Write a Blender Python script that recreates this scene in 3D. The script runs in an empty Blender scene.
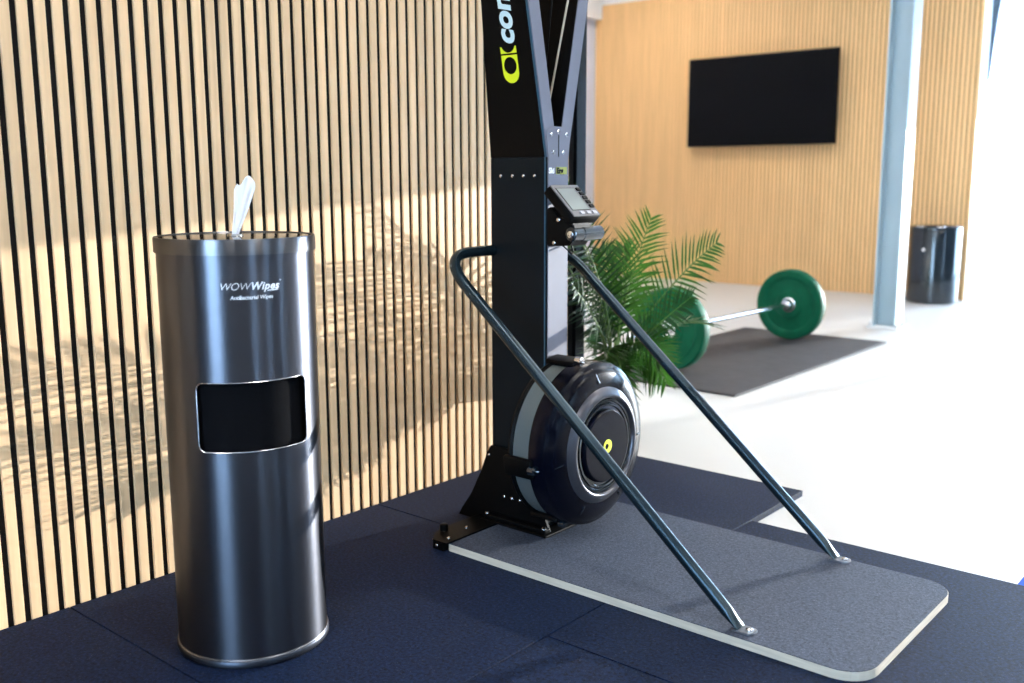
import bpy, bmesh, math, random
from mathutils import Vector, Matrix

random.seed(7)
scene = bpy.context.scene
col = scene.collection
R = math.radians

# ------------------------------------------------------------------ camera
CAM = Vector((2.304, 0.0, 1.03))
FPX = 987.0
def set_camera(yaw=R(-40.35), pitch=R(9.46), roll=R(0.167)):
    f = Vector((math.sin(yaw) * math.cos(pitch), math.cos(yaw) * math.cos(pitch), -math.sin(pitch)))
    r = Vector((math.cos(yaw), -math.sin(yaw), 0))
    d = f.cross(r)
    r2 = r * math.cos(roll) + d * math.sin(roll)
    d2 = -r * math.sin(roll) + d * math.cos(roll)
    cam = bpy.data.cameras.new('camera')
    cam.sensor_width = 36.0
    cam.lens = FPX / 1024 * 36.0
    cam.clip_start, cam.clip_end = 0.05, 200
    cam.dof.use_dof = True
    cam.dof.focus_distance = 2.45
    cam.dof.aperture_fstop = 2.8
    o = bpy.data.objects.new('camera', cam)
    m = Matrix((( r2.x, -d2.x, -f.x, CAM.x), (r2.y, -d2.y, -f.y, CAM.y), (r2.z, -d2.z, -f.z, CAM.z), (0, 0, 0, 1)))
    o.matrix_world = m
    col.objects.link(o)
    scene.camera = o
set_camera()

# ------------------------------------------------------------------ sky, sun, exposure
world = bpy.data.worlds.new('sky')
scene.world = world
world.use_nodes = True
bg = world.node_tree.nodes['Background']
bg.inputs['Color'].default_value = (0.47, 0.71, 1.0, 1)
bg.inputs['Strength'].default_value = 15.0

SUN_AZ, SUN_EL = R(13.0), R(4.4)           # azimuth from +y towards +x, elevation
sun = bpy.data.lights.new('sun', 'SUN')
sun.energy = 7.5
sun.angle = R(0.16)
sun.color = (1.0, 0.95, 0.88)
so = bpy.data.objects.new('sun', sun)
to_sun = Vector((math.sin(SUN_AZ) * math.cos(SUN_EL), math.cos(SUN_AZ) * math.cos(SUN_EL), math.sin(SUN_EL)))
so.rotation_euler = to_sun.to_track_quat('Z', 'Y').to_euler()
so.location = (4, 20, 6)
col.objects.link(so)

vs = scene.view_settings
vs.view_transform = 'Standard'
vs.look = 'None'
vs.gamma = 1.0
vs.use_curve_mapping = False
vs.exposure = 0.9
LAMP = 20.0                               # ceiling panel strength

def portal(name, loc, rot, sx, sy):
    l = bpy.data.lights.new(name, 'AREA')
    l.shape = 'RECTANGLE'; l.size = sx; l.size_y = sy
    l.cycles.is_portal = True
    o = bpy.data.objects.new(name, l)
    o.location = loc; o.rotation_euler = rot
    col.objects.link(o)

# ------------------------------------------------------------------ materials
def nodes_of(m):
    m.use_nodes = True
    return m.node_tree.nodes, m.node_tree.links

def pmat(name, c, rough=0.5, metal=0.0, spec=0.5, noise=None, bump=None, coat=0.0, aniso=0.0, rand=0.0, emit=None, speck=None):
    """procedural principled material: noise=(scale xyz, amount), bump=(scale, strength), rand = per object value shift,
    speck=(scale, threshold, colour)"""
    m = bpy.data.materials.new(name)
    n, l = nodes_of(m)
    p = n['Principled BSDF']
    p.inputs['Base Color'].default_value = (*c, 1)
    p.inputs['Roughness'].default_value = rough
    p.inputs['Metallic'].default_value = metal
    p.inputs['Specular IOR Level'].default_value = spec
    if metal > .95: p.inputs['Specular Tint'].default_value = (.55, .55, .55, 1)
    p.inputs['Coat Weight'].default_value = coat
    p.inputs['Coat Roughness'].default_value = 0.08
    tc = n.new('ShaderNodeTexCoord')
    last = None
    if noise:
        mp = n.new('ShaderNodeMapping'); mp.inputs['Scale'].default_value = noise[0]
        oi = n.new('ShaderNodeObjectInfo')
        ad = n.new('ShaderNodeVectorMath'); ad.operation = 'MULTIPLY_ADD'
        cb = n.new('ShaderNodeCombineXYZ')
        for k in range(3): l.new(oi.outputs['Random'], cb.inputs[k])
        ad.inputs[1].default_value = (37, 53, 71)
        l.new(cb.outputs[0], ad.inputs[0]); l.new(mp.outputs[0], ad.inputs[2])
        nz = n.new('ShaderNodeTexNoise'); nz.inputs['Scale'].default_value = 1.0
        nz.inputs['Detail'].default_value = 5.0
        l.new(tc.outputs['Object'], mp.inputs[0]); l.new(ad.outputs[0], nz.inputs['Vector'])
        mr = n.new('ShaderNodeMapRange')
        mr.inputs['From Min'].default_value = 0.3; mr.inputs['From Max'].default_value = 0.7
        mr.inputs['To Min'].default_value = 1 - noise[1]; mr.inputs['To Max'].default_value = 1 + noise[1]
        l.new(nz.outputs['Fac'], mr.inputs['Value'])
        hs = n.new('ShaderNodeHueSaturation'); hs.inputs['Color'].default_value = (*c, 1)
        last = hs
        if rand:
            m2 = n.new('ShaderNodeMapRange')
            m2.inputs['To Min'].default_value = 1 - rand; m2.inputs['To Max'].default_value = 1 + rand
            l.new(oi.outputs['Random'], m2.inputs['Value'])
            mu = n.new('ShaderNodeMath'); mu.operation = 'MULTIPLY'
            l.new(mr.outputs[0], mu.inputs[0]); l.new(m2.outputs[0], mu.inputs[1])
            l.new(mu.outputs[0], hs.inputs['Value'])
        else:
            l.new(mr.outputs[0], hs.inputs['Value'])
        l.new(hs.outputs[0], p.inputs['Base Color'])
    if speck:
        sn = n.new('ShaderNodeTexNoise'); sn.inputs['Scale'].default_value = speck[0]; sn.inputs['Detail'].default_value = 1.0
        l.new(tc.outputs['Object'], sn.inputs['Vector'])
        r2 = n.new('ShaderNodeMapRange'); r2.inputs['From Min'].default_value = speck[1]; r2.inputs['From Max'].default_value = speck[1] + 0.06
        l.new(sn.outputs['Fac'], r2.inputs['Value'])
        mx = n.new('ShaderNodeMix'); mx.data_type = 'RGBA'
        l.new(r2.outputs[0], mx.inputs['Factor'])
        if last: l.new(last.outputs[0], mx.inputs['A'])
        else: mx.inputs['A'].default_value = (*c, 1)
        mx.inputs['B'].default_value = (*speck[2], 1)
        l.new(mx.outputs['Result'], p.inputs['Base Color'])
    if bump:
        bz = n.new('ShaderNodeTexNoise'); bz.inputs['Scale'].default_value = bump[0]; bz.inputs['Detail'].default_value = 3
        l.new(tc.outputs['Object'], bz.inputs['Vector'])
        b = n.new('ShaderNodeBump'); b.inputs['Strength'].default_value = bump[1]; b.inputs['Distance'].default_value = 0.001
        l.new(bz.outputs['Fac'], b.inputs['Height']); l.new(b.outputs[0], p.inputs['Normal'])
    if aniso:
        p.inputs['Anisotropic Rotation'].default_value = 0.25
        p.inputs['Anisotropic'].default_value = aniso
        tg = n.new('ShaderNodeTangent'); tg.direction_type = 'RADIAL'; tg.axis = 'Z'
        l.new(tg.outputs[0], p.inputs['Tangent'])
    if emit:
        p.inputs['Emission Color'].default_value = (*emit[0], 1)
        p.inputs['Emission Strength'].default_value = emit[1]
    return m

M = {}
M['oak'] = pmat('pale_oak', (0.75, 0.495, 0.275), 0.55, noise=((55, 55, 2.2), 0.10), rand=0.07, bump=(300, 0.15))
M['oak_far'] = pmat('golden_oak', (0.86, 0.54, 0.25), 0.5, noise=((30, 30, 1.6), 0.08))
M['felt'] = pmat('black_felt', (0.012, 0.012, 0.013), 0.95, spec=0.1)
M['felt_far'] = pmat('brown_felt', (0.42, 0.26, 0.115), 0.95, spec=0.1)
M['white_floor'] = pmat('white_resin', (0.57, 0.555, 0.535), 0.4, spec=0.25, noise=((1.5, 1.5, 1.5), 0.02))
M['rubber'] = pmat('black_rubber', (0.0036, 0.0100, 0.0320), 0.65, spec=0.12, noise=((130, 130, 130), 0.85), bump=(420, 0.5), speck=(260, 0.69, (0.04, 0.05, 0.07)))
M['rubber_grey'] = pmat('grey_rubber', (0.040, 0.037, 0.040), 0.7, spec=0.2, noise=((14, 14, 14), 0.15), bump=(300, 0.4))
M['blue_mat'] = pmat('blue_vinyl', (0.002, 0.06, 0.42), 0.6, spec=0.1)
M['grit'] = pmat('anti_slip_grit', (0.042, 0.053, 0.080), 0.7, spec=0.2, noise=((150, 150, 150), 0.5), bump=(600, 0.7), speck=(480, 0.66, (0.14, 0.16, 0.21)))
M['ply'] = pmat('birch_plywood', (0.52, 0.47, 0.38), 0.6, noise=((12, 12, 160), 0.12))
M['paint'] = pmat('white_paint', (0.80, 0.80, 0.80), 0.7)
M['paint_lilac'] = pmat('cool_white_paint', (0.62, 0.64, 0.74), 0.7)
M['ceil'] = pmat('ceiling_paint', (0.78, 0.78, 0.78), 0.8)
M['dark_wall'] = pmat('charcoal_paint', (0.06, 0.06, 0.065), 0.8)
M['steel'] = pmat('brushed_steel', (0.105, 0.11, 0.13), 0.30, 1.0, aniso=0.8)
M['steel_lid'] = pmat('satin_steel', (0.15, 0.15, 0.16), 0.32, 1.0, aniso=0.9)
M['steel_top'] = pmat('mirror_steel', (0.62, 0.60, 0.57), 0.10, 1.0)
M['base_steel'] = pmat('dark_base_steel', (0.055, 0.06, 0.075), 0.35, 1.0)
M['bead'] = pmat('satin_steel_bead', (0.22, 0.22, 0.24), 0.3, 1.0)
M['chrome'] = pmat('bright_steel', (0.75, 0.75, 0.77), 0.22, 1.0)
M['black_gap'] = pmat('black_liner', (0.004, 0.004, 0.005), 0.9, spec=0.05)
M['black'] = pmat('black_powder_coat', (0.0015, 0.0017, 0.002), 0.45, spec=0.08)
M['black_side'] = pmat('black_satin_panel', (0.0025, 0.005, 0.007), 0.5, spec=0.12, bump=(500, 0.1))
M['rail'] = pmat('blue_black_lacquered_steel', (0.014, 0.030, 0.042), 0.2, 0.6)
M['foot'] = pmat('worn_steel', (0.30, 0.32, 0.36), 0.35, 0.9)
M['black_gloss'] = pmat('black_gloss_enamel', (0.006, 0.012, 0.018), 0.18, coat=0.6)
M['black_soft'] = pmat('black_foam_grip', (0.005, 0.006, 0.007), 0.6, spec=0.3)
M['navy_plastic'] = pmat('dark_moulded_plastic', (0.0015, 0.002, 0.006), 0.22, spec=0.16)
M['mesh_grey'] = pmat('perforated_grey', (0.085, 0.10, 0.10), 0.6, 0.1, bump=(900, 0.6))
M['dark_ring'] = pmat('satin_black_ring', (0.09, 0.09, 0.105), 0.3, 0.7)
M['alu'] = pmat('anodised_aluminium', (0.165, 0.165, 0.20), 0.5, 0.1, spec=0.2)
M['col_paint'] = pmat('blue_grey_column_paint', (0.36, 0.46, 0.51), 0.4, noise=((2, 2, 2), 0.05))
M['screen_lcd'] = pmat('lcd_grey', (0.14, 0.165, 0.16), 0.35)
M['tv'] = pmat('television_black', (0.003, 0.003, 0.004), 0.35, spec=0.1)
M['tv_screen'] = pmat('dark_screen', (0.003, 0.003, 0.004), 0.3, spec=0.1)
M['green'] = pmat('green_rubber', (0.001, 0.090, 0.042), 0.55, spec=0.15, noise=((18, 18, 18), 0.12))
M['white_ink'] = pmat('white_print', (0.85, 0.87, 0.9), 0.5)
M['pale_ink'] = pmat('pale_blue_print', (0.55, 0.70, 0.74), 0.5)
M['yellow'] = pmat('lime_yellow_print', (0.72, 0.78, 0.01), 0.5)
M['teal'] = pmat('deep_blue_trim', (0.012, 0.065, 0.11), 0.4)
M['olive'] = pmat('olive_yellow_print', (0.30, 0.32, 0.03), 0.5)
M['cord'] = pmat('beige_cord', (0.45, 0.38, 0.28), 0.8)
M['pot'] = pmat('dark_pot', (0.03, 0.03, 0.03), 0.5)
M['soil'] = pmat('soil', (0.03, 0.02, 0.012), 0.95, noise=((60, 60, 60), 0.4))
M['button'] = pmat('grey_button', (0.30, 0.30, 0.33), 0.45)
M['housing'] = pmat('grey_housing', (0.10, 0.10, 0.11), 0.4)
M['lamp'] = pmat('lit_diffuser', (0.9, 0.9, 0.9), 0.5, emit=((1.0, 0.93, 0.84), LAMP))
M['frame'] = pmat('dark_window_frame', (0.05, 0.07, 0.09), 0.45)
M['ground'] = pmat('pale_paving', (0.72, 0.72, 0.70), 0.8)

def tissue_mat(name, trans):
    m = bpy.data.materials.new(name)
    n, l = nodes_of(m)
    p = n['Principled BSDF']
    p.inputs['Base Color'].default_value = (0.93, 0.93, 0.95, 1)
    p.inputs['Roughness'].default_value = 0.9
    t = n.new('ShaderNodeBsdfTranslucent'); t.inputs['Color'].default_value = (0.85, 0.85, 0.9, 1)
    x = n.new('ShaderNodeMixShader'); x.inputs[0].default_value = trans
    l.new(p.outputs[0], x.inputs[1]); l.new(t.outputs[0], x.inputs[2])
    l.new(x.outputs[0], n['Material Output'].inputs['Surface'])
    return m
M['tissue'] = tissue_mat('white_tissue', 0.3)
M['blind'] = tissue_mat('white_blind_fabric', 0.55)

def leaf_mat():
    m = bpy.data.materials.new('palm_leaf')
    n, l = nodes_of(m)
    p = n['Principled BSDF']
    oi = n.new('ShaderNodeObjectInfo')
    rp = n.new('ShaderNodeValToRGB')
    rp.color_ramp.elements[0].color = (0.004, 0.026, 0.008, 1)
    rp.color_ramp.elements[1].color = (0.028, 0.088, 0.010, 1)
    l.new(oi.outputs['Random'], rp.inputs[0])
    l.new(rp.outputs[0], p.inputs['Base Color'])
    p.inputs['Roughness'].default_value = 0.38
    t = n.new('ShaderNodeBsdfTranslucent')
    br = n.new('ShaderNodeHueSaturation'); br.inputs['Value'].default_value = 1.3
    l.new(rp.outputs[0], br.inputs['Color']); l.new(br.outputs[0], t.inputs['Color'])
    x = n.new('ShaderNodeMixShader'); x.inputs[0].default_value = 0.35
    l.new(p.outputs[0], x.inputs[1]); l.new(t.outputs[0], x.inputs[2])
    l.new(x.outputs[0], n['Material Output'].inputs['Surface'])
    return m
M['leaf'] = leaf_mat()
M['stem'] = pmat('palm_stem', (0.10, 0.19, 0.04), 0.5)

def glass_mat():
    m = bpy.data.materials.new('window_glass')
    n, l = nodes_of(m)
    n.remove(n['Principled BSDF'])
    t = n.new('ShaderNodeBsdfTransparent'); t.inputs[0].default_value = (0.95, 0.97, 0.98, 1)
    g = n.new('ShaderNodeBsdfGlossy'); g.inputs['Roughness'].default_value = 0.02
    x = n.new('ShaderNodeMixShader'); x.inputs[0].default_value = 0.05
    l.new(t.outputs[0], x.inputs[1]); l.new(g.outputs[0], x.inputs[2])
    l.new(x.outputs[0], n['Material Output'].inputs['Surface'])
    return m
M['glass'] = glass_mat()

# ------------------------------------------------------------------ helpers
WLOC = {}
def wl(o):
    return WLOC.get(o.name, Vector((0, 0, 0)))

def link(name, mesh, mat, parent=None, centre=None, smooth=False):
    o = bpy.data.objects.new(name, mesh)
    col.objects.link(o)
    if mat is not None and not mesh.materials:
        mesh.materials.append(M[mat] if isinstance(mat, str) else mat)
    c = centre if centre is not None else Vector((0, 0, 0))
    if parent is not None:
        o.parent = parent
        o.location = c - wl(parent)
    else:
        o.location = c
    WLOC[o.name] = c.copy()
    if smooth:
        for p in mesh.polygons: p.use_smooth = True
    return o

def obj(name, bm, mat, parent=None, smooth=False, base=False, angle=35):
    """bmesh in world coordinates -> object with its origin at its middle (or its base)"""
    vs_ = [v.co for v in bm.verts]
    lo = Vector([min(v[i] for v in vs_) for i in range(3)]); hi = Vector([max(v[i] for v in vs_) for i in range(3)])
    c = (lo + hi) / 2
    if base: c.z = lo.z
    bmesh.ops.translate(bm, verts=bm.verts, vec=-c)
    bmesh.ops.recalc_face_normals(bm, faces=bm.faces)
    me = bpy.data.meshes.new(name)
    bm.to_mesh(me); bm.free()
    if smooth:
        for p in me.polygons: p.use_smooth = True
        me.set_sharp_from_angle(angle=R(angle))
    return link(name, me, mat, parent, c)

def thing(name, label, cat, loc, group=None):
    o = bpy.data.objects.new(name, None)
    o.empty_display_size = 0.1
    col.objects.link(o)
    o.location = loc
    WLOC[o.name] = Vector(loc)
    return tag(o, label, cat, group)

def tag(o, label, cat, group=None):
    o['label'] = label; o['category'] = cat
    if group: o['group'] = group
    return o

def struct(o, label=None):
    o['kind'] = 'structure'
    if label: o['label'] = label
    return o

def new(): return bmesh.new()

def box(bm, x0, x1, y0, y1, z0, z1, bev=0.0, seg=2):
    r = bmesh.ops.create_cube(bm, size=1.0)
    for v in r['verts']:
        v.co = Vector((x0 + (v.co.x + .5) * (x1 - x0), y0 + (v.co.y + .5) * (y1 - y0), z0 + (v.co.z + .5) * (z1 - z0)))
    if bev > 0:
        es = list({e for v in r['verts'] for e in v.link_edges})
        bmesh.ops.bevel(bm, geom=es, offset=bev, segments=seg, affect='EDGES', profile=0.5)
    return bm

def B(*a, **k): return box(new(), *a, **k)

def prism(bm, pts, d0, d1, axis='z', bev=0.0):
    """extrude a 2D polygon along an axis. axis z: pts=(x,y); y: pts=(x,z); x: pts=(y,z)"""
    def co(p, d):
        return {'z': (p[0], p[1], d), 'y': (p[0], d, p[1]), 'x': (d, p[0], p[1])}[axis]
    a = [bm.verts.new(co(p, d0)) for p in pts]; b = [bm.verts.new(co(p, d1)) for p in pts]
    n = len(pts)
    bm.faces.new(a); bm.faces.new(b[::-1])
    for i in range(n): bm.faces.new((a[i], a[(i + 1) % n], b[(i + 1) % n], b[i]))
    if bev:
        bmesh.ops.recalc_face_normals(bm, faces=bm.faces)
        es = [e for e in bm.edges if len(e.link_faces) == 2 and e.calc_face_angle(0) > 0.9]
        bmesh.ops.bevel(bm, geom=es, offset=bev, segments=2, affect='EDGES')
    return bm

def lathe(bm, prof, origin, axis='z', n=64, cap=True):
    """prof: list of (h, r) along the axis"""
    o = Vector(origin)
    rings = []
    for h, r in prof:
        ring = []
        for k in range(n):
            a = 2 * math.pi * k / n
            u, v = r * math.cos(a), r * math.sin(a)
            p = {'z': (u, v, h), 'x': (h, u, v), 'y': (v, h, u)}[axis]
            ring.append(bm.verts.new(o + Vector(p)))
        rings.append(ring)
    for a, b in zip(rings, rings[1:]):
        for k in range(n):
            bm.faces.new((a[k], a[(k + 1) % n], b[(k + 1) % n], b[k]))
    if cap:
        bm.faces.new(rings[0][::-1]); bm.faces.new(rings[-1])
    return bm

def rod(bm, p0, p1, r, n=12):
    return tube(bm, [Vector(p0), Vector(p1)], [r, r], n)

def tube(bm, pts, radii, n=14, cap=True, flat=None):
    pts = [Vector(p) for p in pts]
    if not isinstance(radii, (list, tuple)): radii = [radii] * len(pts)
    t0 = (pts[1] - pts[0]).normalized()
    up = Vector((0, 0, 1)) if abs(t0.z) < .9 else Vector((1, 0, 0))
    nrm = (up - t0 * up.dot(t0)).normalized()
    rings = []
    for i, p in enumerate(pts):
        t = (pts[min(i + 1, len(pts) - 1)] - pts[max(i - 1, 0)]).normalized()
        nrm = (nrm - t * nrm.dot(t)).normalized()
        bn = t.cross(nrm)
        fl = flat[i] if flat else (1, 1)
        rings.append([bm.verts.new(p + nrm * (radii[i] * fl[0] * math.cos(2 * math.pi * k / n)) + bn * (radii[i] * fl[1] * math.sin(2 * math.pi * k / n))) for k in range(n)])
    for a, b in zip(rings, rings[1:]):
        for k in range(n): bm.faces.new((a[k], a[(k + 1) % n], b[(k + 1) % n], b[k]))
    if cap:
        bm.faces.new(rings[0][::-1]); bm.faces.new(rings[-1])
    return bm

def fillet_path(pts, rad, seg=8):
    """polyline with rounded corners"""
    pts = [Vector(p) for p in pts]
    out = [pts[0]]
    for a, b, c in zip(pts, pts[1:], pts[2:]):
        u = (a - b).normalized(); v = (c - b).normalized()
        ang = u.angle(v)
        d = min(rad / math.tan(ang / 2), (a - b).length * .49, (c - b).length * .49)
        p0, p1 = b + u * d, b + v * d
        for k in range(seg + 1):
            t = k / seg
            out.append(p0 * (1 - t) ** 2 + b * 2 * t * (1 - t) + p1 * t ** 2)
    out.append(pts[-1])
    return out

def rrect(x0, x1, y0, y1, rs, n=8):
    """rounded rectangle outline, rs = radii at (x0y0, x1y0, x1y1, x0y1)"""
    cs = [(x0, y0, 180), (x1, y0, 270), (x1, y1, 0), (x0, y1, 90)]
    sg = [(1, 1), (-1, 1), (-1, -1), (1, -1)]
    out = []
    for (cx, cy, a0), (sx, sy), r in zip(cs, sg, rs):
        for k in range(n + 1):
            a = R(a0 + 90 * k / n)
            out.append((cx + sx * r + r * math.cos(a), cy + sy * r + r * math.sin(a)))
    return out

def circle(cx, cy, r, n=32, a0=0, a1=360):
    return [(cx + r * math.cos(R(a0 + (a1 - a0) * k / n)), cy + r * math.sin(R(a0 + (a1 - a0) * k / n))) for k in range(n if a1 - a0 == 360 else n + 1)]

def curve_mesh(cu):
    """evaluate a curve / text data block into plain vertices and faces"""
    o = bpy.data.objects.new('temporary_curve', cu)
    col.objects.link(o)
    dg = bpy.context.evaluated_depsgraph_get()
    me = bpy.data.meshes.new_from_object(o.evaluated_get(dg))
    bpy.data.objects.remove(o)
    return me

def flat_fill(polys, ext):
    cu = bpy.data.curves.new('outline', 'CURVE')
    cu.dimensions = '2D'; cu.fill_mode = 'BOTH'; cu.extrude = ext
    for poly in polys:
        s = cu.splines.new('POLY'); s.points.add(len(poly) - 1)
        for p, q in zip(s.points, poly): p.co = (q[0], q[1], 0, 1)
        s.use_cyclic_u = True
    return curve_mesh(cu)

def text_mesh(body, size, ext=0.0004, shear=0.0, offset=0.0, spacing=1.0, align='LEFT'):
    cu = bpy.data.curves.new('lettering', 'FONT')
    cu.body = body; cu.size = size; cu.extrude = ext; cu.shear = shear; cu.offset = offset
    cu.space_character = spacing; cu.align_x = align
    cu.resolution_u = 4
    return curve_mesh(cu)

def mapped(name, me, fn, mat, parent):
    """place a flat mesh in the world through fn(x, y, z) -> Vector"""
    for v in me.vertices: v.co = fn(v.co.x, v.co.y, v.co.z)
    bm = new(); bm.from_mesh(me)
    me2 = me; 
    o = obj(name, bm, mat, parent)
    bpy.data.meshes.remove(me2)
    return o

# ================================================================== THE SETTING
ZF = -0.02                                # resin floor; the rubber tiles on it end at z = 0
X0, X1, Y0, Y1, ZC = -4.05, 6.4, -5.0, 12.0, 3.3

floor = struct(obj('floor', B(X0 - .2, X1 + .2, Y0 - .2, Y1 + .2, ZF - .1, ZF), 'white_floor'), 'pale glossy resin gym floor')
ground = struct(obj('ground_outside', B(-40, 45, -45, 60, ZF - .2, ZF - .12), 'ground'), 'pale paving outside the windows')

def tile_row(x0, x1, ys):
    for a, b in ys:
        obj('rubber_tile', B(x0 + .0018, x1 - .0018, a + .0018, b - .0018, ZF, 0.0, bev=.0008, seg=1), 'rubber', floor)
tile_row(0.012, 1.0, [(-1.972, -.972), (-.972, .028), (.028, 1.028), (1.028, 2.028), (2.028, 3.028)])
tile_row(1.0, 2.0, [(-1.345, -.345), (-.345, .655), (.655, 1.655), (1.655, 2.655)])
tile_row(2.0, 3.0, [(-1.345, -.345), (-.345, .655), (.655, 1.655), (1.655, 2.655)])

# slatted partition on the left
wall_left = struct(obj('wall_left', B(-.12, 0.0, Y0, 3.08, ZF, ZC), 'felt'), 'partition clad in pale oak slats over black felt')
slat_bm = B(-.0045, .0045, -.0119, .0119, -1.65, 1.65, bev=.0008, seg=1)
slat_me = bpy.data.meshes.new('slat'); slat_bm.to_mesh(slat_bm and slat_me); slat_bm.free()
slat_me.materials.append(M['oak'])
PITCH = 0.0398
gap0 = 1.013                              # centre of one gap
k0 = int((-2.0 - gap0) / PITCH); k1 = int((3.06 - gap0) / PITCH)
for k in range(k0, k1):
    yc = gap0 + PITCH * (k + .5)
    o = bpy.data.objects.new('slat', slat_me); col.objects.link(o)
    o.parent = wall_left
    o.location = Vector((0.0045, yc, ZC - 1.655)) - wl(wall_left)
obj('end_trim', B(-.125, .014, 3.08, 3.14, ZF, ZC, bev=.002), 'black', wall_left)
struct(obj('wall_partition_rear', B(X0, -.12, 2.98, 3.08, ZF, ZC), 'paint'))

# slatted wall with the television
wall_back = struct(obj('wall_back', B(X0, -.165, 8.862, 9.05, ZF, ZC), 'paint'), 'far wall clad in golden slats')
sb = new()
n_sl = int((-.165 - X0) / .04)
for k in range(n_sl):
    xc = -.165 - .014 - .04 * k
    box(sb, xc - .0135, xc + .0135, 8.845, 8.858, ZF, 2.80)
s = obj('slats', sb, 'oak_far', wall_back); s['kind'] = 'stuff'
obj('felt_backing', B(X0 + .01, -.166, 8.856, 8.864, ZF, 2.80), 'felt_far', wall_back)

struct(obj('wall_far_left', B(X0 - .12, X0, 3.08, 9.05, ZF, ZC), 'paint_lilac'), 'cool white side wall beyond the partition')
obj_b = obj('trim_1', B(X0, X0 + .10, 3.2, 8.84, 2.66, ZC), 'paint'); struct(obj_b, 'white bulkhead along the top of the side wall')
struct(obj('ceiling', B(X0 - .2, X1 + .2, Y0 - .2, Y1 + .2, ZC, ZC + .1), 'ceil'))

# right wall: dark, with three narrow windows
def wall_with_windows(name, axis, pos, th, a0, a1, wins, mat):
    """wins: (lo, hi, sill, head) ; axis 'x' -> wall plane x=pos running along y"""
    bm = new()
    def seg(lo, hi, z0, z1):
        if hi - lo < 1e-4 or z1 - z0 < 1e-4: return
        if axis == 'x': box(bm, pos, pos + th, lo, hi, z0, z1)
        else: box(bm, lo, hi, pos, pos + th, z0, z1)
    cur = a0
    for lo, hi, sill, head in wins:
        seg(cur, lo, ZF, ZC); seg(lo, hi, ZF, sill); seg(lo, hi, head, ZC); cur = hi
    seg(cur, a1, ZF, ZC)
    return struct(obj(name, bm, mat))

WIN_N = [0]
def window(axis, pos, lo, hi, sill, head, nv, nh=1, fw=.05):
    WIN_N[0] += 1
    def bx(a, b, z0, z1, d0=-.03, d1=.03):
        return B(pos + d0, pos + d1, a, b, z0, z1) if axis == 'x' else B(a, b, pos + d0, pos + d1, z0, z1)
    fb = new()
    def add(a, b, z0, z1):
        if axis == 'x': box(fb, pos - .03, pos + .03, a, b, z0, z1)
        else: box(fb, a, b, pos - .03, pos + .03, z0, z1)
    add(lo, lo + fw, sill, head); add(hi - fw, hi, sill, head)
    add(lo + fw, hi - fw, sill, sill + fw); add(lo + fw, hi - fw, head - fw, head)
    w = struct(obj('window_%d' % WIN_N[0], fb, 'paint'), 'white framed window')
    step = (hi - lo) / nv
    for k in range(nv):
        a, b = lo + step * k + fw / 2, lo + step * (k + 1) - fw / 2
        if k: obj('mullion', bx(a - fw, a, sill + fw, head - fw), 'paint', w)
        obj('pane', bx(a, b, sill + fw, head - fw, -.004, .004), 'glass', w)
    return w

wall_with_windows('wall_right', 'x', X1, .2, Y0, Y1, [(-.2, .05, .2, 2.7), (2.0, 2.2, .2, 2.7), (4.6, 4.9, .2, 2.7)], 'dark_wall')
window('x', X1 + .1, -.2, .05, .2, 2.7, 1, fw=.03); window('x', X1 + .1, 2.0, 2.2, .2, 2.7, 1, fw=.03); window('x', X1 + .1, 4.6, 4.9, .2, 2.7, 1, fw=.03)
wall_with_windows('wall_rear', 'y', Y0 - .2, .2, -.2, X1, [(1.9, 4.1, .0, 3.2)], 'dark_wall')
window('y', Y0 - .1, 1.9, 4.1, .0, 3.2, 2, fw=.04)
wall_with_windows('wall_far', 'y', Y1, .2, X0, X1, [(-1.4, 5.6, ZF, 2.95)], 'paint')
window('y', Y1 + .1, -1.4, 5.6, ZF, 2.95, 2, fw=.06)
wall_with_windows('wall_far_side', 'x', X0 - .12, .12, 9.05, Y1, [], 'paint')
portal('far_window_portal', (2.1, Y1 + .25, 1.45), (R(-90), 0, 0), 7.0, 3.0)
portal('rear_window_portal', (3.0, Y0 - .25, 1.6), (R(90), 0, 0), 2.2, 3.2)

# unseen white blinds, added so their bottom edge trims the sun patch on the slats
BLIND_Z = 1.74
for k, where in ((0, 'left of its mullion'), (1, 'right of its mullion')):
    a = -1.4 + 3.5 * k
    t = thing('sun_cut_blind', 'added white sun-cutting blind on the far window, ' + where, 'blind', (a + 1.75, Y1 - .02, BLIND_Z), 'added sun-cutting blinds on the far window')
    obj('fabric', B(a + .01, a + 3.49, Y1 - .022, Y1 - .020, BLIND_Z + .02, 2.96), 'blind', t)
    obj('bottom_bar', B(a + .01, a + 3.49, Y1 - .028, Y1 - .014, BLIND_Z, BLIND_Z + .022), 'paint', t)
    obj('roller', lathe(new(), [(a + .01, .03), (a + 3.49, .03)], (0, Y1 - .03, 2.98), 'x', 16), 'paint', t, smooth=True)
# dark upright bar in front of the far window
t = obj('blind_rail', prism(new(), [(-.955, 2.06), (-.93, 2.06), (-.855, 3.05), (-.955, 3.05)], Y1 - .10, Y1 - .06, 'y'), 'frame')
tag(t, 'dark vertical window rail at the top right, against the bright glass', 'rail')

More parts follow.
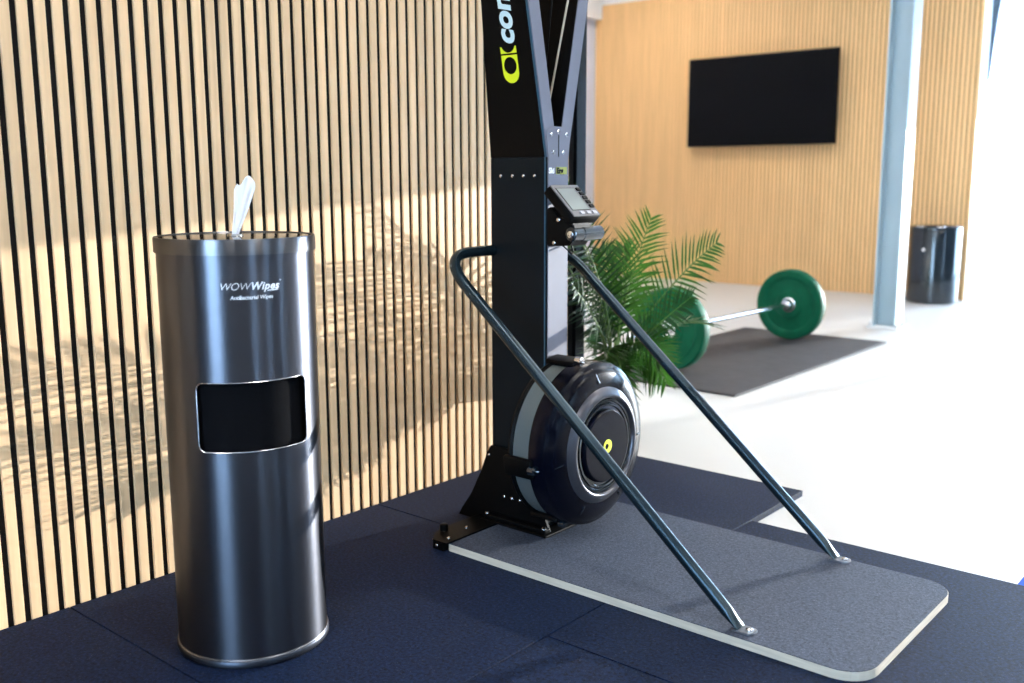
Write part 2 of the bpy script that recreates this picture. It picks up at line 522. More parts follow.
# ceiling panels (the hall's own lamps)
lamps = [(1.6, -2.0), (1.6, 1.2), (1.6, 4.4), (4.2, -2.0), (4.2, 1.2), (4.2, 4.4), (-3.0, 7.5), (1.6, 7.6), (-1.2, 5.0)]
lroot = None
for i, (x, y) in enumerate(lamps):
    t = thing('ceiling_light', 'rectangular white ceiling light panel above the gym floor', 'ceiling light', (x, y, ZC - .05), 'ceiling light panels')
    fb = new()
    box(fb, x - .62, x + .62, y - .17, y - .15, ZC - .05, ZC); box(fb, x - .62, x + .62, y + .15, y + .17, ZC - .05, ZC)
    box(fb, x - .62, x - .60, y - .15, y + .15, ZC - .05, ZC); box(fb, x + .60, x + .62, y - .15, y + .15, ZC - .05, ZC)
    obj('lamp_frame', fb, 'paint', t)
    obj('diffuser', B(x - .60, x + .60, y - .15, y + .15, ZC - .04, ZC - .02), 'lamp', t)

# ================================================================== STEEL COLUMN
t = thing('steel_column', 'light blue-grey steel H column standing on the white floor before the slatted wall', 'column', (-.12, 6.93, ZF))
cx0, cx1, cya, cyb = -.205, -.045, 6.85, 7.01
obj('web', B(cx0 + .012, cx1 - .012, 6.925, 6.935, ZF + .015, ZC), 'col_paint', t)
obj('flange', B(cx0, cx0 + .013, cya, cyb, ZF + .015, ZC, bev=.002), 'col_paint', t)
obj('flange', B(cx1 - .013, cx1, cya, cyb, ZF + .015, ZC, bev=.002), 'col_paint', t)
bp = obj('base_plate', B(cx0 - .03, cx1 + .03, cya - .03, cyb + .03, ZF, ZF + .016, bev=.002), 'paint', t)
for bx_, by_ in ((cx0 - .012, cya - .012), (cx1 + .012, cya - .012), (cx0 - .012, cyb + .012), (cx1 + .012, cyb + .012)):
    obj('anchor_bolt', lathe(new(), [(ZF + .016, .011), (ZF + .03, .011), (ZF + .03, .006), (ZF + .045, .006)], (bx_, by_, 0), 'z', 8), 'chrome', bp)

# ================================================================== TELEVISION
t = thing('television', 'black flat-screen television mounted on the golden slatted wall', 'television', (-2.085, 8.78, 1.32))
obj('housing', B(-2.83, -1.34, 8.765, 8.80, 1.325, 2.15, bev=.006), 'tv', t)
bz = new()
for a in ((-2.842, -1.328, 1.318, 1.338), (-2.842, -1.328, 2.142, 2.157), (-2.842, -2.832, 1.338, 2.142), (-1.338, -1.328, 1.338, 2.142)):
    box(bz, a[0], a[1], 8.757, 8.772, a[2], a[3])
obj('bezel', bz, 'tv', t)
obj('screen', B(-2.832, -1.338, 8.761, 8.766, 1.338, 2.142), 'tv_screen', t)
obj('wall_bracket', B(-2.3, -1.9, 8.80, 8.843, 1.55, 1.95), 'frame', t)

# ================================================================== BLACK WASTE BIN
t = thing('waste_bin', 'glossy black cylindrical waste bin against the slatted wall right of the column', 'bin', (-.36, 8.6, ZF))
bc = (-.36, 8.6, 0)
obj('bin_body', lathe(new(), [(ZF, .185), (ZF + .015, .203), (.575, .206), (.585, .203)], bc, 'z', 48), 'black_gloss', t, smooth=True)
obj('bin_rim', lathe(new(), [(.585, .206), (.612, .206), (.618, .198), (.612, .165), (.588, .165), (.585, .206)], bc, 'z', 48, cap=False), 'black_gloss', t, smooth=True)
obj('bin_floor', lathe(new(), [(.587, .165), (.590, .165)], bc, 'z', 48), 'black_gap', t)
obj('keyhole', lathe(new(), [(-.2085, .014), (-.203, .014)], (-.38, 8.6, .43), 'y', 16), 'chrome', t)
for dx in (-.06, .10):
    obj('rim_clip', B(-.36 + dx - .03, -.36 + dx + .03, 8.6 - .205, 8.6 - .15, .612, .622, bev=.003), 'chrome', t)

# ================================================================== BARBELL, PLATES AND THEIR MAT
t = obj('gym_mat', B(-.87, .115, 4.235, 6.25, ZF, ZF + .012, bev=.003, seg=1), 'rubber_grey')
tag(t, 'dark grey rubber mat on the white floor under the barbell', 'mat')
AX, AZ = -.435, ZF + .012 + .225
t = thing('barbell', 'steel weightlifting bar with sleeves carrying the two green plates', 'barbell', (AX, 5.275, AZ))
obj('shaft', lathe(new(), [(4.64, .014), (5.91, .014)], (AX, 0, AZ), 'y', 20), 'chrome', t, smooth=True)
for s in (-1, 1):
    y0 = 5.275 + s * .655
    f = lambda d: y0 + s * d
    obj('sleeve_collar', lathe(new(), [(f(-.035), .020), (f(-.03), .030), (f(-.012), .038), (f(0), .038)], (AX, 0, AZ), 'y', 24), 'chrome', t, smooth=True)
    obj('sleeve', lathe(new(), [(f(0), .0247), (f(.41), .0247), (f(.415), .02)], (AX, 0, AZ), 'y', 24), 'chrome', t, smooth=True)

def plate(s, label):
    y0 = 5.275 + s * .655
    t = thing('bumper_plate', label, 'weight plate', (AX, y0 + s * .035, AZ - .225), 'green bumper plates on the barbell')
    f = lambda d: y0 + s * d
    prof = [(.004, .026), (.004, .085), (.010, .092), (.010, .165), (.002, .176), (.0, .19), (.0, .216), (.006, .2235), (.012, .225), (.058, .225), (.064, .2235), (.070, .216), (.070, .19), (.068, .176), (.060, .165), (.060, .092), (.066, .085), (.066, .026), (.004, .026)]
    obj('rubber_disc', lathe(new(), [(f(d), r) for d, r in prof], (AX, 0, AZ), 'y', 56, cap=False), 'green', t, smooth=True)
    obj('steel_hub', lathe(new(), [(f(d), r) for d, r in [(.002, .0252), (.002, .045), (.004, .048), (.068, .048), (.068, .0252), (.002, .0252)]], (AX, 0, AZ), 'y', 32, cap=False), 'chrome', t, smooth=True)
plate(-1, 'green bumper plate at the near end of the barbell, partly behind the palm leaves')
plate(1, 'green bumper plate at the far end of the barbell, wholly in view')

# the bar lies slightly askew on its mat
SK = -.036
for o_ in list(col.objects):
    if o_.parent is None and o_.name.split('.')[0] in ('barbell', 'bumper_plate'):
        dx, dy = o_.location.x - AX, o_.location.y - 5.275
        o_.location.x = AX + dx * math.cos(SK) - dy * math.sin(SK)
        o_.location.y = 5.275 + dx * math.sin(SK) + dy * math.cos(SK)
        o_.rotation_euler.z = SK
# blue tape at the right edge
t = obj('floor_tape', B(1.732, 1.80, 2.657, 6.4, ZF, ZF + .0008), 'blue_mat')
tag(t, 'bright blue floor tape on the white floor at the right edge', 'tape')

# ================================================================== WIPES DISPENSER
DX, DY, DR = .482, 1.232, .163
disp = thing('wipes_dispenser', 'brushed steel cylindrical wipes dispenser with waste opening standing on black rubber tiles', 'dispenser', (DX, DY, 0))
def cpt(th, z, r): return Vector((DX + r * math.cos(th), DY + r * math.sin(th), z))

def steel_body():
    """cylinder shell with a rounded rectangular hole, and an inner skin"""
    TH0, TH1, Z0, Z1 = R(-68), R(17), .474, .619
    tc, zc = (TH0 + TH1) / 2, (Z0 + Z1) / 2
    hw, hh, rr = (TH1 - TH0) / 2 * DR, (Z1 - Z0) / 2, .016
    loop = rrect(-hw, hw, -hh, hh, (rr,) * 4, n=6)
    # densify the straight runs so the hole follows the curve
    dense = []
    for a, b in zip(loop, loop[1:] + loop[:1]):
        d = math.hypot(b[0] - a[0], b[1] - a[1]); k = max(1, int(d / .012))
        for j in range(k): dense.append((a[0] + (b[0] - a[0]) * j / k, a[1] + (b[1] - a[1]) * j / k))
    # frame around the hole: outer rectangle points matched to the loop by projection
    W, H = hw + .03, hh + .03
    def outer(p):
        s = min(W / abs(p[0]) if abs(p[0]) > 1e-9 else 1e9, H / abs(p[1]) if abs(p[1]) > 1e-9 else 1e9)
        return (p[0] * s, p[1] * s)
    bm = new()
    P = lambda p: cpt(tc + p[0] / DR, zc + p[1], DR)
    inner_v = [bm.verts.new(P(p)) for p in dense]
    outer_p = [outer(p) for p in dense]
    for c in ((W, H), (-W, H), (-W, -H), (W, -H)):          # snap the nearest point to each corner
        i = min(range(len(outer_p)), key=lambda q: (outer_p[q][0] - c[0]) ** 2 + (outer_p[q][1] - c[1]) ** 2)
        outer_p[i] = c
    outer_v = [bm.verts.new(P(p)) for p in outer_p]
    n = len(dense)
    for i in range(n): bm.faces.new((inner_v[i], inner_v[(i + 1) % n], outer_v[(i + 1) % n], outer_v[i]))
    # rest of the shell
    def patch(t0, t1, z0, z1, nt):
        g = [[bm.verts.new(cpt(t0 + (t1 - t0) * i / nt, z, DR)) for i in range(nt + 1)] for z in (z0, z1)]
        for i in range(nt): bm.faces.new((g[0][i], g[0][i + 1], g[1][i + 1], g[1][i]))
    ta, tb = tc - W / DR, tc + W / DR
    patch(tb, ta + 2 * math.pi, zc - H, zc + H, 60)
    patch(0, 2 * math.pi, .018, zc - H, 96)
    patch(0, 2 * math.pi, zc + H, .885, 96)
    bmesh.ops.remove_doubles(bm, verts=bm.verts, dist=1e-5)
    o = obj('body', bm, 'steel', disp, smooth=True)
    # exact cylinder normals so the patch seams do not show
    me = o.data
    c = wl(o)
    me.normals_split_custom_set_from_vertices([Vector((v.co.x + c.x - DX, v.co.y + c.y - DY, 0)).normalized() for v in me.vertices])
    # bright folded edge of the opening
    eb = new()
    e_out, e_in = [], []
    pts = [cpt(tc + p[0] / DR, zc + p[1], DR + .0006) for p in dense]
    tube(eb, pts + [pts[0], pts[1]], .0012, 6, cap=False)
    obj('opening_edge', eb, 'chrome', disp, smooth=True)
body = steel_body()
obj('liner', lathe(new(), [(.03, .150), (.86, .150)], (DX, DY, 0), 'z', 64), 'black_gap', disp, smooth=True)
lid = obj('lid', lathe(new(), [(.878, .1635), (.878, .1675), (.906, .1675), (.9092, .1665), (.9095, .162), (.9075, .1605)], (DX, DY, 0), 'z', 128, cap=False), 'steel_lid', disp, smooth=True, angle=50)
obj('lid_top', lathe(new(), [(.9060, .1607), (.9078, .1607), (.9080, .158)], (DX, DY, 0), 'z', 128), 'steel_top', lid, smooth=True)
obj('nozzle', lathe(new(), [(.9078, .018), (.912, .016), (.912, .009)], (DX, DY, 0), 'z', 32), 'steel_top', lid, smooth=True)
obj('base_ring', lathe(new(), [(0, .1645), (.003, .1675), (.013, .1675), (.0175, .1650), (.019, .1625)], (DX, DY, 0), 'z', 128), 'base_steel', disp, smooth=True)
obj('base_bead', lathe(new(), [(.0170, .1650), (.0185, .1660), (.0200, .1650), (.0205, .163)], (DX, DY, 0), 'z', 128, cap=False), 'bead', disp, smooth=True)

def on_body(th0, z0, rise=0.0):
    def fn(x, y, z):
        return cpt(th0 + x / DR, z0 + y + rise * x, DR + .0007 + z)
    return fn
me = text_mesh('WOW', .0212, .0003, shear=.30, offset=-.0003, spacing=.95)
w1 = max(v.co.x for v in me.vertices)
mapped('lettering', me, on_body(R(-47.2), .8085), 'white_ink', disp)
me = text_mesh('Wipes', .0212, .0003, shear=.30, offset=.0006, spacing=1.10)
mapped('lettering', me, on_body(R(-47.2) + (w1 - .0035) / DR, .8085), 'white_ink', disp)
w2 = 0.122
me = flat_fill([[(w2 - .026, -.004), (w2 - .004, -.0032), (w2 - .002, -.0012), (w2 - .026, -.0022)]], .0003)
mapped('lettering', me, on_body(R(-47.2), .8085), 'white_ink', disp)
me = flat_fill([circle(w2 + .0035, .0165, .0012, 12)], .0003)
mapped('lettering', me, on_body(R(-47.2), .8085), 'white_ink', disp)
me = text_mesh('Antibacterial Wipes', .0108, .0003, shear=.18, offset=.0002, spacing=1.0)
tw = max(v.co.x for v in me.vertices)
mapped('lettering', me, (lambda f: (lambda x, y, z: f(x * .086 / tw, y, z)))(on_body(R(-39.6), .7895)), 'white_ink', disp)

# the wipe standing out of the lid
def wipe():
    bm = new()
    right = Vector((.65, .76, 0)).normalized(); fwd = Vector((.76, -.65, 0))
    rows = 22; cols = 15
    g = []
    for i in range(rows + 1):
        s = i / rows
        zz = .9085 + .116 * s
        off = right * (.004 * math.sin(s * math.pi * 1.3) + .030 * s ** 1.4)
        w = .0065 + .0150 * min(1, s * 1.15) ** 1.1 - .003 * max(0, s - .9) / .1
        row = []
        for j in range(cols + 1):
            t_ = j / cols * 2 - 1
            fold = .006 * math.sin(t_ * 4.0 + s * 2.0) * (0.4 + .6 * s) + .002 * math.sin(t_ * 9 - s * 4)
            top = .010 * math.sin(t_ * 3 + .6) * s * s
            row.append(bm.verts.new(Vector((DX, DY, zz + top)) + off + right * (w * t_) + fwd * fold))
        g.append(row)
    for a, b in zip(g, g[1:]):
        for j in range(cols): bm.faces.new((a[j], a[j + 1], b[j + 1], b[j]))
    o = obj('wet_wipe', bm, 'tissue', None, smooth=True, base=True, angle=180)
    md = o.modifiers.new('thickness', 'SOLIDIFY'); md.thickness = .0012; md.offset = 0
    tag(o, 'white wipe pulled up out of the steel dispenser lid', 'wipe')
wipe()

# ================================================================== SKI ERGOMETER
ski = thing('ski_ergometer', 'black upright ski rowing machine with flywheel on a grey platform with side rails', 'exercise machine', (1.05, 2.187, 0))
YC = 2.187
# platform
pl = obj('platform', prism(new(), rrect(.462, 1.642, 1.885, 2.487, (.012, .075, .075, .012)), 0.0, .0195, 'z'), 'ply', ski)
obj('grip_surface', prism(new(), rrect(.4625, 1.6405, 1.8865, 2.4855, (.012, .0735, .0735, .012)), .0195, .0212, 'z'), 'grit', pl)
ZP = .0212

def bolt(p, d, r=.006, h=.004, parent=ski, mat='chrome'):
    """small domed bolt head at p pointing along d"""
    bm = lathe(new(), [(0, r), (h * .55, r * .95), (h, r * .55)], (0, 0, 0), 'z', 12)
    q = Vector(d).to_track_quat('Z', 'Y').to_matrix().to_4x4()
    bm.transform(Matrix.Translation(Vector(p)) @ q)
    return obj('bolt', bm, mat, parent, smooth=True)

# rear bracket wrapping the platform end
rb = obj('rear_bracket', prism(new(), [(.375, 1.945), (.385, 1.915), (.42, 1.872), (.472, 1.872), (.472, 2.502), (.42, 2.502), (.385, 2.46), (.375, 2.43)], ZP, ZP + .005, 'z', bev=.001), 'black', ski)
obj('rear_lip', prism(new(), [(.375, 1.945), (.385, 1.915), (.42, 1.872), (.46, 1.872), (.46, 2.502), (.42, 2.502), (.385, 2.46), (.375, 2.43)], 0.0, ZP, 'z'), 'black', rb)
for p in ((.435, 1.872, .012), (.40, 1.8965, .012)):
    bolt(p, (-.3, -1, 0), .0055, .004, rb)
for p in ((.45, 1.905, ZP + .005), (.45, 2.47, ZP + .005), (.43, 2.00, ZP + .005), (.43, 2.37, ZP + .005)):
    bolt(p, (0, 0, 1), .006, .004, rb)
obj('bracket_knob', lathe(new(), [(0, .012), (.018, .012), (.02, .009)], (.392, 1.945, ZP + .004), 'z', 16), 'black', rb, smooth=True)

# base plates
side_poly = [(.285, .004), (.30, .03), (.338, .082), (.378, .158), (.405, .225), (.418, .245), (.60, .245), (.613, .20), (.613, .12), (.625, .06), (.64, .028), (.64, ZP + .007), (.475, ZP + .007), (.475, ZP + .0055), (.374, ZP + .0055), (.374, .004)]
for s in (-1, 1):
    y = YC + s * .062
    side = obj('base_plate', prism(new(), side_poly, y - .004, y + .004, 'y'), 'black', ski)
    for x, z in ((.47, .098), (.50, .098), (.53, .098)):
        bolt((x, y + s * .004, z), (0, s, 0), .0045, .003, side)
    bolt((.412, y + s * .004, .215), (0, s, 0), .005, .003, side)
obj('base_flange', B(.40, .655, YC - .10, YC + .10, ZP, ZP + .007, bev=.002), 'black', ski)
obj('base_channel', B(.41, .645, YC - .092, YC - .066, ZP + .007, ZP + .02, bev=.003), 'black', ski)
for x, y in ((.42, -.085), (.635, -.085), (.635, .085), (.42, .085)):
    bolt((x, YC + y, ZP + (.02 if y < 0 else .007)), (0, 0, 1), .007, .005)

# lower upright: dark sides, aluminium front
UB0, UB1, UY0, UY1, UZ = .407, .611, YC - .047, YC + .047, 1.084
obj('upright', B(UB0, UB1, UY0, UY1, ZP + .007, UZ, bev=.004), 'black_side', ski)
obj('edge_trim', B(UB1 - .007, UB1 - .003, UY0 - .0012, UY0, .30, UZ), 'teal', ski)
obj('front_face', B(UB1, UB1 + .003, UY0 + .004, UY1, .30, UZ + .002, bev=.001, seg=1), 'alu', ski)
for x in (.447, .490, .530, .570):
    bolt((x, UY0, 1.033), (0, -1, 0), .0052, .004)

# V shaped upper arms
LEAN = .208
def arm(s):
    yi, yo = YC + s * .001, YC + s * .045
    z0, z1 = UZ, 2.0
    d = s * LEAN * (z1 - z0)
    def quad(z, dy, xa, xb): return [(xa, yi + dy, z), (xb, yi + dy, z), (xb, yo + dy, z), (xa, yo + dy, z)]
    zm = 1.485; dm = s * LEAN * (zm - z0)
    bm = new()
    lv = [[bm.verts.new(p) for p in quad(z, dy, xa, xb)] for z, dy, xa, xb in ((z0, 0, .407, .611), (zm, dm, .45, .611), (z1, d, .50, .611))]
    bm.faces.new(lv[0]); bm.faces.new(lv[-1][::-1])
    for a, b in zip(lv, lv[1:]):
        for k in range(4): bm.faces.new((a[k], a[(k + 1) % 4], b[(k + 1) % 4], b[k]))
    a_ = obj('arm', bm, 'black', ski)
    fb = new()
    va = [fb.verts.new(p) for p in ((.611, yi, z0), (.611, yo, z0), (.614, yo, z0), (.614, yi, z0))]
    vb = [fb.verts.new(p) for p in ((.611, yi + d, z1), (.611, yo + d, z1), (.614, yo + d, z1), (.614, yi + d, z1))]
    fb.faces.new(va); fb.faces.new(vb[::-1])
    for k in range(4): fb.faces.new((va[k], va[(k + 1) % 4], vb[(k + 1) % 4], vb[k]))
    obj('arm_face', fb, 'alu', a_)
    tb = new()                                   # blue edge trim along the outer front edge
    o0, o1 = yo, yo + s * .0012
    ta = [tb.verts.new(p) for p in ((.604, o0, z0), (.611, o0, z0), (.611, o1, z0), (.604, o1, z0))]
    tz = [tb.verts.new(p) for p in ((.604, o0 + d, z1), (.611, o0 + d, z1), (.611, o1 + d, z1), (.604, o1 + d, z1))]
    tb.faces.new(ta); tb.faces.new(tz[::-1])
    for k in range(4): tb.faces.new((ta[k], ta[(k + 1) % 4], tz[(k + 1) % 4], tz[k]))
    obj('edge_trim', tb, 'teal', a_)
    return a_
near_arm = arm(-1); far_arm = arm(1)
gp = obj('gusset', prism(new(), [(YC - .043, UZ - .01), (YC + .043, UZ - .01), (YC + .055, UZ + .070), (YC + .03, UZ + .082), (YC - .03, UZ + .082), (YC - .055, UZ + .070)], .614, .616, 'x'), 'alu', ski)
for y, z in ((-.034, .060), (-.004, .068), (.034, .060), (-.024, .012), (.018, .012)):
    bolt((.616, YC + y, UZ + z), (1, 0, 0), .006, .004, gp)
obj('joint_gap', B(.6155, .6165, YC - .002, YC + .002, UZ + .0, UZ + .06), 'black', gp)
# pulley head and cords at the top
hd = obj('pulley_head', B(.47, .78, YC - .28, YC + .28, 2.0, 2.12, bev=.03, seg=3), 'black', ski, smooth=True)
for s in (-1, 1):
    obj('pulley', lathe(new(), [(-.012, .03), (-.004, .024), (.004, .024), (.012, .03)], (.74, YC + s * .2, 2.0), 'y', 24), 'housing', hd, smooth=True)
obj('cord', rod(new(), (.566, YC + .020, 1.23), (.727, YC + .048, 2.0), .0028, 8), 'cord', ski, smooth=True)
obj('cord', rod(new(), (.56, YC + .004, 1.27), (.70, YC - .06, 2.0), .0022, 8), 'black', ski, smooth=True)

# emblem and name on the near arm
def arm_side(x, z, lift=.0012):
    y = YC - .045 - LEAN * (z - UZ)
    return Vector((x, y - lift, z))
EX = .525                                 # centre line of the emblem
def emblem(name, polys, mat='yellow'):
    me = flat_fill(polys, .0004)
    return mapped(name, me, lambda x, y, z: arm_side(EX + x, y, .0012 + z), mat, near_arm)
hw = .0275
lowz = 1.281
low = [(-hw, lowz + .072), (-hw, lowz + hw)] + circle(0, lowz + hw, hw, 20, 180, 360)[1:] + [(hw, lowz + .072)]
emblem('emblem', [low, circle(0, lowz + .045, .0222, 28)])
up = [(-hw, lowz + .0765), (hw, lowz + .0765)] + [(hw, lowz + .094)] + [(p[0], p[1]) for p in circle(0, lowz + .1035, .0255, 16, -22, -158)] + [(-hw, lowz + .094)]
emblem('emblem', [up])
me = text_mesh('concept2', .082, .0004, shear=.22, offset=.0030, spacing=1.02)
mapped('lettering', me, lambda x, y, z: arm_side(EX + .024 - y * 1.0, 1.378 + x, .0012 + z), 'pale_ink', near_arm)
# small name on the front
me = text_mesh('Ski', .021, .0003, offset=.0007)
mapped('lettering', me, lambda x, y, z: Vector((.6145 + z, YC - .041 + x, 1.040 + y)), 'white_ink', ski)
me = text_mesh('Erg', .021, .0003, offset=.0012)
obj('name_patch', B(.614, .6146, YC - .008, YC + .040, 1.037, 1.057), 'olive', ski)
mapped('lettering', me, lambda x, y, z: Vector((.6150 + z, YC - .006 + x, 1.040 + y)), 'black', ski)

# flywheel
FZ = .295
fo = (0, YC, FZ)
fan = obj('flywheel_cover', lathe(new(), [(.690, .214), (.690, .223), (.697, .2305), (.735, .232), (.747, .2285), (.752, .221), (.755, .2165), (.762, .212), (.768, .198), (.772, .182), (.774, .168)], fo, 'x', 96), 'navy_plastic', ski, smooth=True, angle=40)
obj('cover_ring', lathe(new(), [(.772, .165), (.779, .160), (.788, .146), (.790, .140), (.788, .136), (.776, .134)], fo, 'x', 96, cap=False), 'dark_ring', fan, smooth=True, angle=60)
obj('recess', lathe(new(), [(.778, .138), (.774, .132), (.782, .130), (.782, .125), (.775, .122), (.783, .118), (.783, .113), (.776, .110), (.776, .104)], fo, 'x', 96), 'black_gloss', fan, smooth=True, angle=30)
obj('centre_cap', lathe(new(), [(.776, .104), (.788, .102), (.791, .098), (.792, .02)], fo, 'x', 64), 'navy_plastic', fan, smooth=True, angle=30)
me = flat_fill([circle(0, 0, .019, 28), circle(-.004, 0, .0085, 20)], .0005)
mapped('emblem', me, lambda x, y, z: Vector((.7926 + z, YC + x, FZ + y)), 'yellow', fan)
obj('perforated_band', lathe(new(), [(.636, .222), (.692, .222)], fo, 'x', 96), 'mesh_grey', ski, smooth=True)
obj('flywheel_back', lathe(new(), [(.612, .19), (.622, .226), (.630, .229), (.637, .226)], fo, 'x', 96), 'black', ski, smooth=True)
for ang in (97, 188, 245, 0, 300):
    a = R(ang)
    bm = new()
    box(bm, .614, .712, -.028, .028, .221, .239, bev=.006)
    cl_m = Matrix.Translation(Vector(fo)) @ Matrix.Rotation(a - math.pi / 2, 4, 'X')
    bm.transform(cl_m)
    c = obj('clamp', bm, 'black', ski, smooth=True)
    kb = lathe(new(), [(.704, .012), (.722, .012), (.726, .008)], (0, 0, .236), 'x', 16)
    kb.transform(cl_m)
    obj('clamp_knob', kb, 'chrome' if ang == 97 else 'black_gloss', c, smooth=True)
    rd = new()
    tube(rd, [(.72, 0, .236), (.748, 0, .222), (.766, .004, .20), (.774, .006, .178)], .0022, 8)
    rd.transform(cl_m)
    obj('clamp_wire', rd, 'chrome' if ang == 97 else 'black_gloss', c, smooth=True)

# side rails: one bent tube with flattened feet
RN, RF = 1.925, 2.465
TX, TZ = .415, .822
foot = Vector((1.334, 0, ZP + .012))
def P3(x, y, z): return Vector((x, y, z))
dr = Vector((foot.x - TX, 0, foot.z - TZ)).normalized()
def foot_end(y):
    p = P3(foot.x, y, foot.z)
    return [p + Vector((.010, 0, -.006)), p - dr * .012, p - dr * .035, p - dr * .065]
mid = fillet_path([foot_end(RN)[-1], P3(TX, RN, TZ), P3(TX, RF, TZ), foot_end(RF)[-1]], .125, 14)
path = foot_end(RN)[:-1] + mid + foot_end(RF)[:-1][::-1]
ends = [(.22, 1.25), (.62, 1.14), (.95, 1.02)]
rail = obj('side_rail', tube(new(), path, .0155, 20, flat=ends + [(1, 1)] * len(mid) + ends[::-1]), 'rail', ski, smooth=True)
for y in (RN, RF):
    ft = obj('foot_tab', prism(new(), rrect(foot.x - .006, foot.x + .046, y - .019, y + .019, (.003, .014, .014, .003)), ZP, ZP + .005, 'z', bev=.001), 'foot', rail)
    bolt((foot.x + .030, y, ZP + .005), (0, 0, 1), .009, .006, ft)

# monitor
mon_o = Vector((.674, YC, .9655))
v_ = Vector((-.715, 0, .699)); u_ = Vector((0, 1, 0)); n_ = Vector((.699, 0, .715))
def mon_box(u0, u1, v0, v1, n0, n1, bev=0.0):
    bm = B(u0, u1, v0, v1, n0, n1, bev=bev)
    mt = Matrix(((u_.x, v_.x, n_.x, mon_o.x), (u_.y, v_.y, n_.y, mon_o.y), (u_.z, v_.z, n_.z, mon_o.z), (0, 0, 0, 1)))
    bm.transform(mt)
    return bm
mon = obj('monitor', mon_box(-.063, .063, -.060, .060, -.030, 0, .006), 'black', ski, smooth=True)
bb = mon_box(-.061, .061, -.058, .058, 0, .003, .001)
obj('monitor_face', bb, 'housing', mon)
obj('screen', mon_box(-.048, .030, -.036, .044, .003, .0042), 'screen_lcd', mon)
obj('screen_border', mon_box(-.050, .032, -.038, .046, .0028, .0036), 'black', mon)
for k in range(5):
    obj('button', mon_box(.037, .055, -.031 + k * .016, -.020 + k * .016, .003, .0075, .001), 'black', mon)
for k in range(3):
    obj('button', mon_box(-.028 + k * .028, -.010 + k * .028, -.054, -.043, .003, .0075, .002), 'button', mon)
br = obj('monitor_bracket', prism(new(), [(.614, .842), (.614, .945), (.630, .950), (.655, .922), (.705, .905), (.714, .872), (.69, .846)], YC - .05, YC + .03, 'y', bev=.003), 'black', ski)
obj('bracket_pivot', lathe(new(), [(YC - .055, .014), (YC - .052, .019), (YC + .072, .019), (YC + .078, .014)], (.700, 0, .877), 'y', 24), 'black_gloss', br, smooth=True)
obj('pivot_cover', lathe(new(), [(YC - .010, .0205), (YC + .074, .0205), (YC + .080, .015)], (.700, 0, .877), 'y', 24), 'black_gloss', br, smooth=True)
bolt((.700, YC - .055, .877), (0, -1, 0), .010, .004, br)
bolt((.640, YC - .05, .852), (0, -1, 0), .0055, .003, br)
bolt((.655, YC - .05, .915), (0, -1, 0), .006, .003, br)
obj('monitor_cable', tube(new(), [(.66, YC + .0, .850), (.665, YC + .005, .826), (.655, YC + .012, .818), (.635, YC + .02, .828), (.616, YC + .02, .84)], .002, 8), 'black', br, smooth=True)

# ================================================================== PALM
PX, PY = .12, 3.19
palm = thing('potted_palm', 'green feather palm in a dark pot behind the machine by the partition end', 'plant', (PX, PY, ZF))
pot = obj('pot', lathe(new(), [(ZF, .080), (ZF + .20, .100), (ZF + .22, .106), (ZF + .225, .101), (ZF + .20, .096)], (PX - .07, PY + .09, 0), 'z', 40), 'pot', palm, smooth=True)
obj('soil', lathe(new(), [(ZF + .195, .096), (ZF + .205, .092), (ZF + .208, .05)], (PX - .07, PY + .09, 0), 'z', 32), 'soil', pot)
for k in range(4):
    a = k * 1.57 + .4
    obj('stem', tube(new(), [(PX - .05 + .03 * math.cos(a), PY + .07 + .03 * math.sin(a), ZF + .2), (PX + .02 * math.cos(a), PY + .02 * math.sin(a), .26), (PX + .015 * math.cos(a), PY + .015 * math.sin(a), .33)], [.012, .010, .007], 8), 'stem', palm, smooth=True)

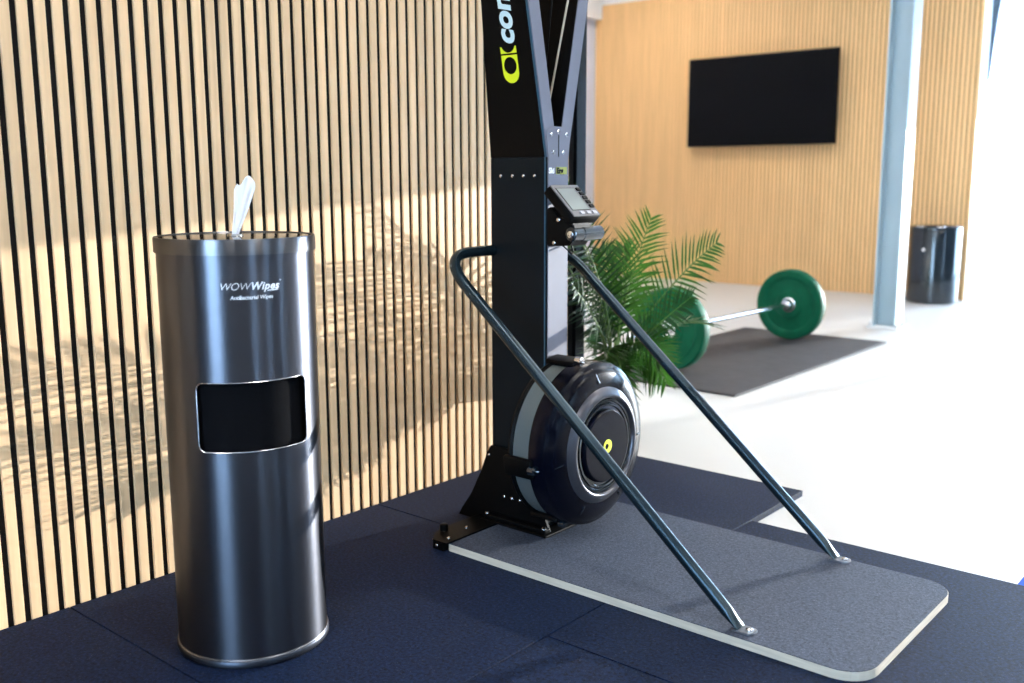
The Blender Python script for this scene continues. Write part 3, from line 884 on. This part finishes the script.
rng = random.Random(11)
def frond(b, m, t, ll=.16, face=(0, 0, 1), n=24, droop=.16, start=.2, wid=.0052):
    """quadratic spine b-m-t with a leaflet pair at each step"""
    b, m, t = Vector(b), Vector(m), Vector(t)
    c = m * 2 - (b + t) / 2                      # spine passes through m at its middle
    pos = lambda s: b * (1 - s) ** 2 + c * 2 * s * (1 - s) + t * s ** 2
    tan = lambda s: ((c - b) * (1 - s) + (t - c) * s).normalized()
    pts = [pos(k / 16) for k in range(17)]
    rachis = obj('frond', tube(new(), pts, [.0045 * (1 - .8 * k / 16) + .0006 for k in range(17)], 6), 'stem', palm, smooth=True)
    bm = new()
    for k in range(n):
        s = start + (1 - start) * (k + .5) / n
        p, tg = pos(s), tan(s)
        side = tg.cross(Vector(face))
        if side.length < .2: side = tg.cross(Vector((0, 1, .3)))
        side.normalize()
        up_ = side.cross(tg).normalized()
        q = (s - start) / (1 - start)
        L = ll * (0.55 + .75 * math.sin(math.pi * min(1, q * .8 + .12))) * (1 - .45 * q ** 3)
        for sg in (-1, 1):
            out = (side * sg * (1 - .35 * q) + tg * (.50 + .45 * q) + up_ * (.28 - .1 * q) + Vector((rng.uniform(-.09, .09), rng.uniform(-.09, .09), rng.uniform(-.08, .08)))).normalized()
            wdir = out.cross(up_).normalized()
            nn = wdir.cross(out).normalized()
            l_ = L * rng.uniform(.88, 1.1)
            for _ in range(8):                       # leaflets stop short of the partition
                e_ = p + out * l_
                if e_.y < 3.18 and e_.x < .035: l_ *= .75
            prev = None
            for j, (f, w) in enumerate(((0, .35), (.22, 1.0), (.6, .8), (1.0, .04))):
                q_ = p + out * (l_ * f) + Vector((0, 0, -droop * l_ * f * f))
                ww = wid * w
                row = [bm.verts.new(q_ - wdir * ww + nn * ww * .35), bm.verts.new(q_), bm.verts.new(q_ + wdir * ww + nn * ww * .35)]
                if prev:
                    bm.faces.new((prev[0], prev[1], row[1], row[0])); bm.faces.new((prev[1], prev[2], row[2], row[1]))
                prev = row
    me = bpy.data.meshes.new('leaflets'); 
    c0 = wl(rachis)
    bmesh.ops.translate(bm, verts=bm.verts, vec=-c0)
    bm.to_mesh(me); bm.free()
    o = link('leaflets', me, 'leaf', rachis, c0, smooth=True)
    o['kind'] = 'stuff'
cr = (PX, PY, .30)
fronds = [
    ((.12, 3.19, .30), (.18, 3.20, .60), (.285, 3.19, .878), .155, (.3, -1, .35)),    # tall one
    ((.12, 3.19, .30), (.34, 3.22, .60), (.560, 3.20, .795), .145, (.2, -1, .5)),     # long one to the right
    ((.12, 3.18, .28), (.34, 3.14, .47), (.505, 3.12, .60), .125, (.1, -1, .7)),      # lower dark one
    ((.12, 3.18, .27), (.30, 3.10, .42), (.44, 3.06, .38), .125, (.1, -1, .6)),       # drooping
    ((.10, 3.22, .30), (.03, 3.32, .56), (-.08, 3.38, .73), .14, (.4, -1, .4)),
    ((.11, 3.21, .30), (.10, 3.28, .56), (.06, 3.34, .75), .15, (.3, -1, .4)),
    ((.12, 3.18, .27), (.20, 3.10, .36), (.26, 3.02, .22), .12),
    ((.12, 3.18, .27), (.17, 3.10, .38), (.22, 2.98, .32), .12),
    ((.10, 3.21, .28), (.03, 3.27, .42), (-.06, 3.31, .34), .12, (.1, -1, .6)),
    ((.12, 3.21, .28), (.28, 3.34, .44), (.40, 3.48, .44), .13),
    ((.11, 3.22, .28), (.05, 3.38, .50), (-.02, 3.55, .54), .14),
    ((.12, 3.19, .27), (.24, 3.20, .36), (.36, 3.20, .25), .12, (0, -1, .6)),
    ((.12, 3.18, .27), (.24, 3.06, .33), (.31, 2.97, .18), .12, (.1, -1, .6)),
    # these lean towards the machine and throw their shadow on the slats
    ((.12, 3.18, .30), (.20, 2.98, .64), (.24, 2.70, .93), .14, (.7, -.6, .3)),
    ((.12, 3.18, .30), (.15, 2.98, .72), (.17, 2.68, 1.05), .14, (.7, -.6, .3)),
    ((.12, 3.18, .29), (.21, 2.96, .48), (.27, 2.72, .66), .14, (.5, -.6, .6)),
    ((.12, 3.18, .29), (.11, 2.98, .62), (.12, 2.70, .86), .13, (.6, -.6, .5)),
]
for f in fronds: frond(*f)
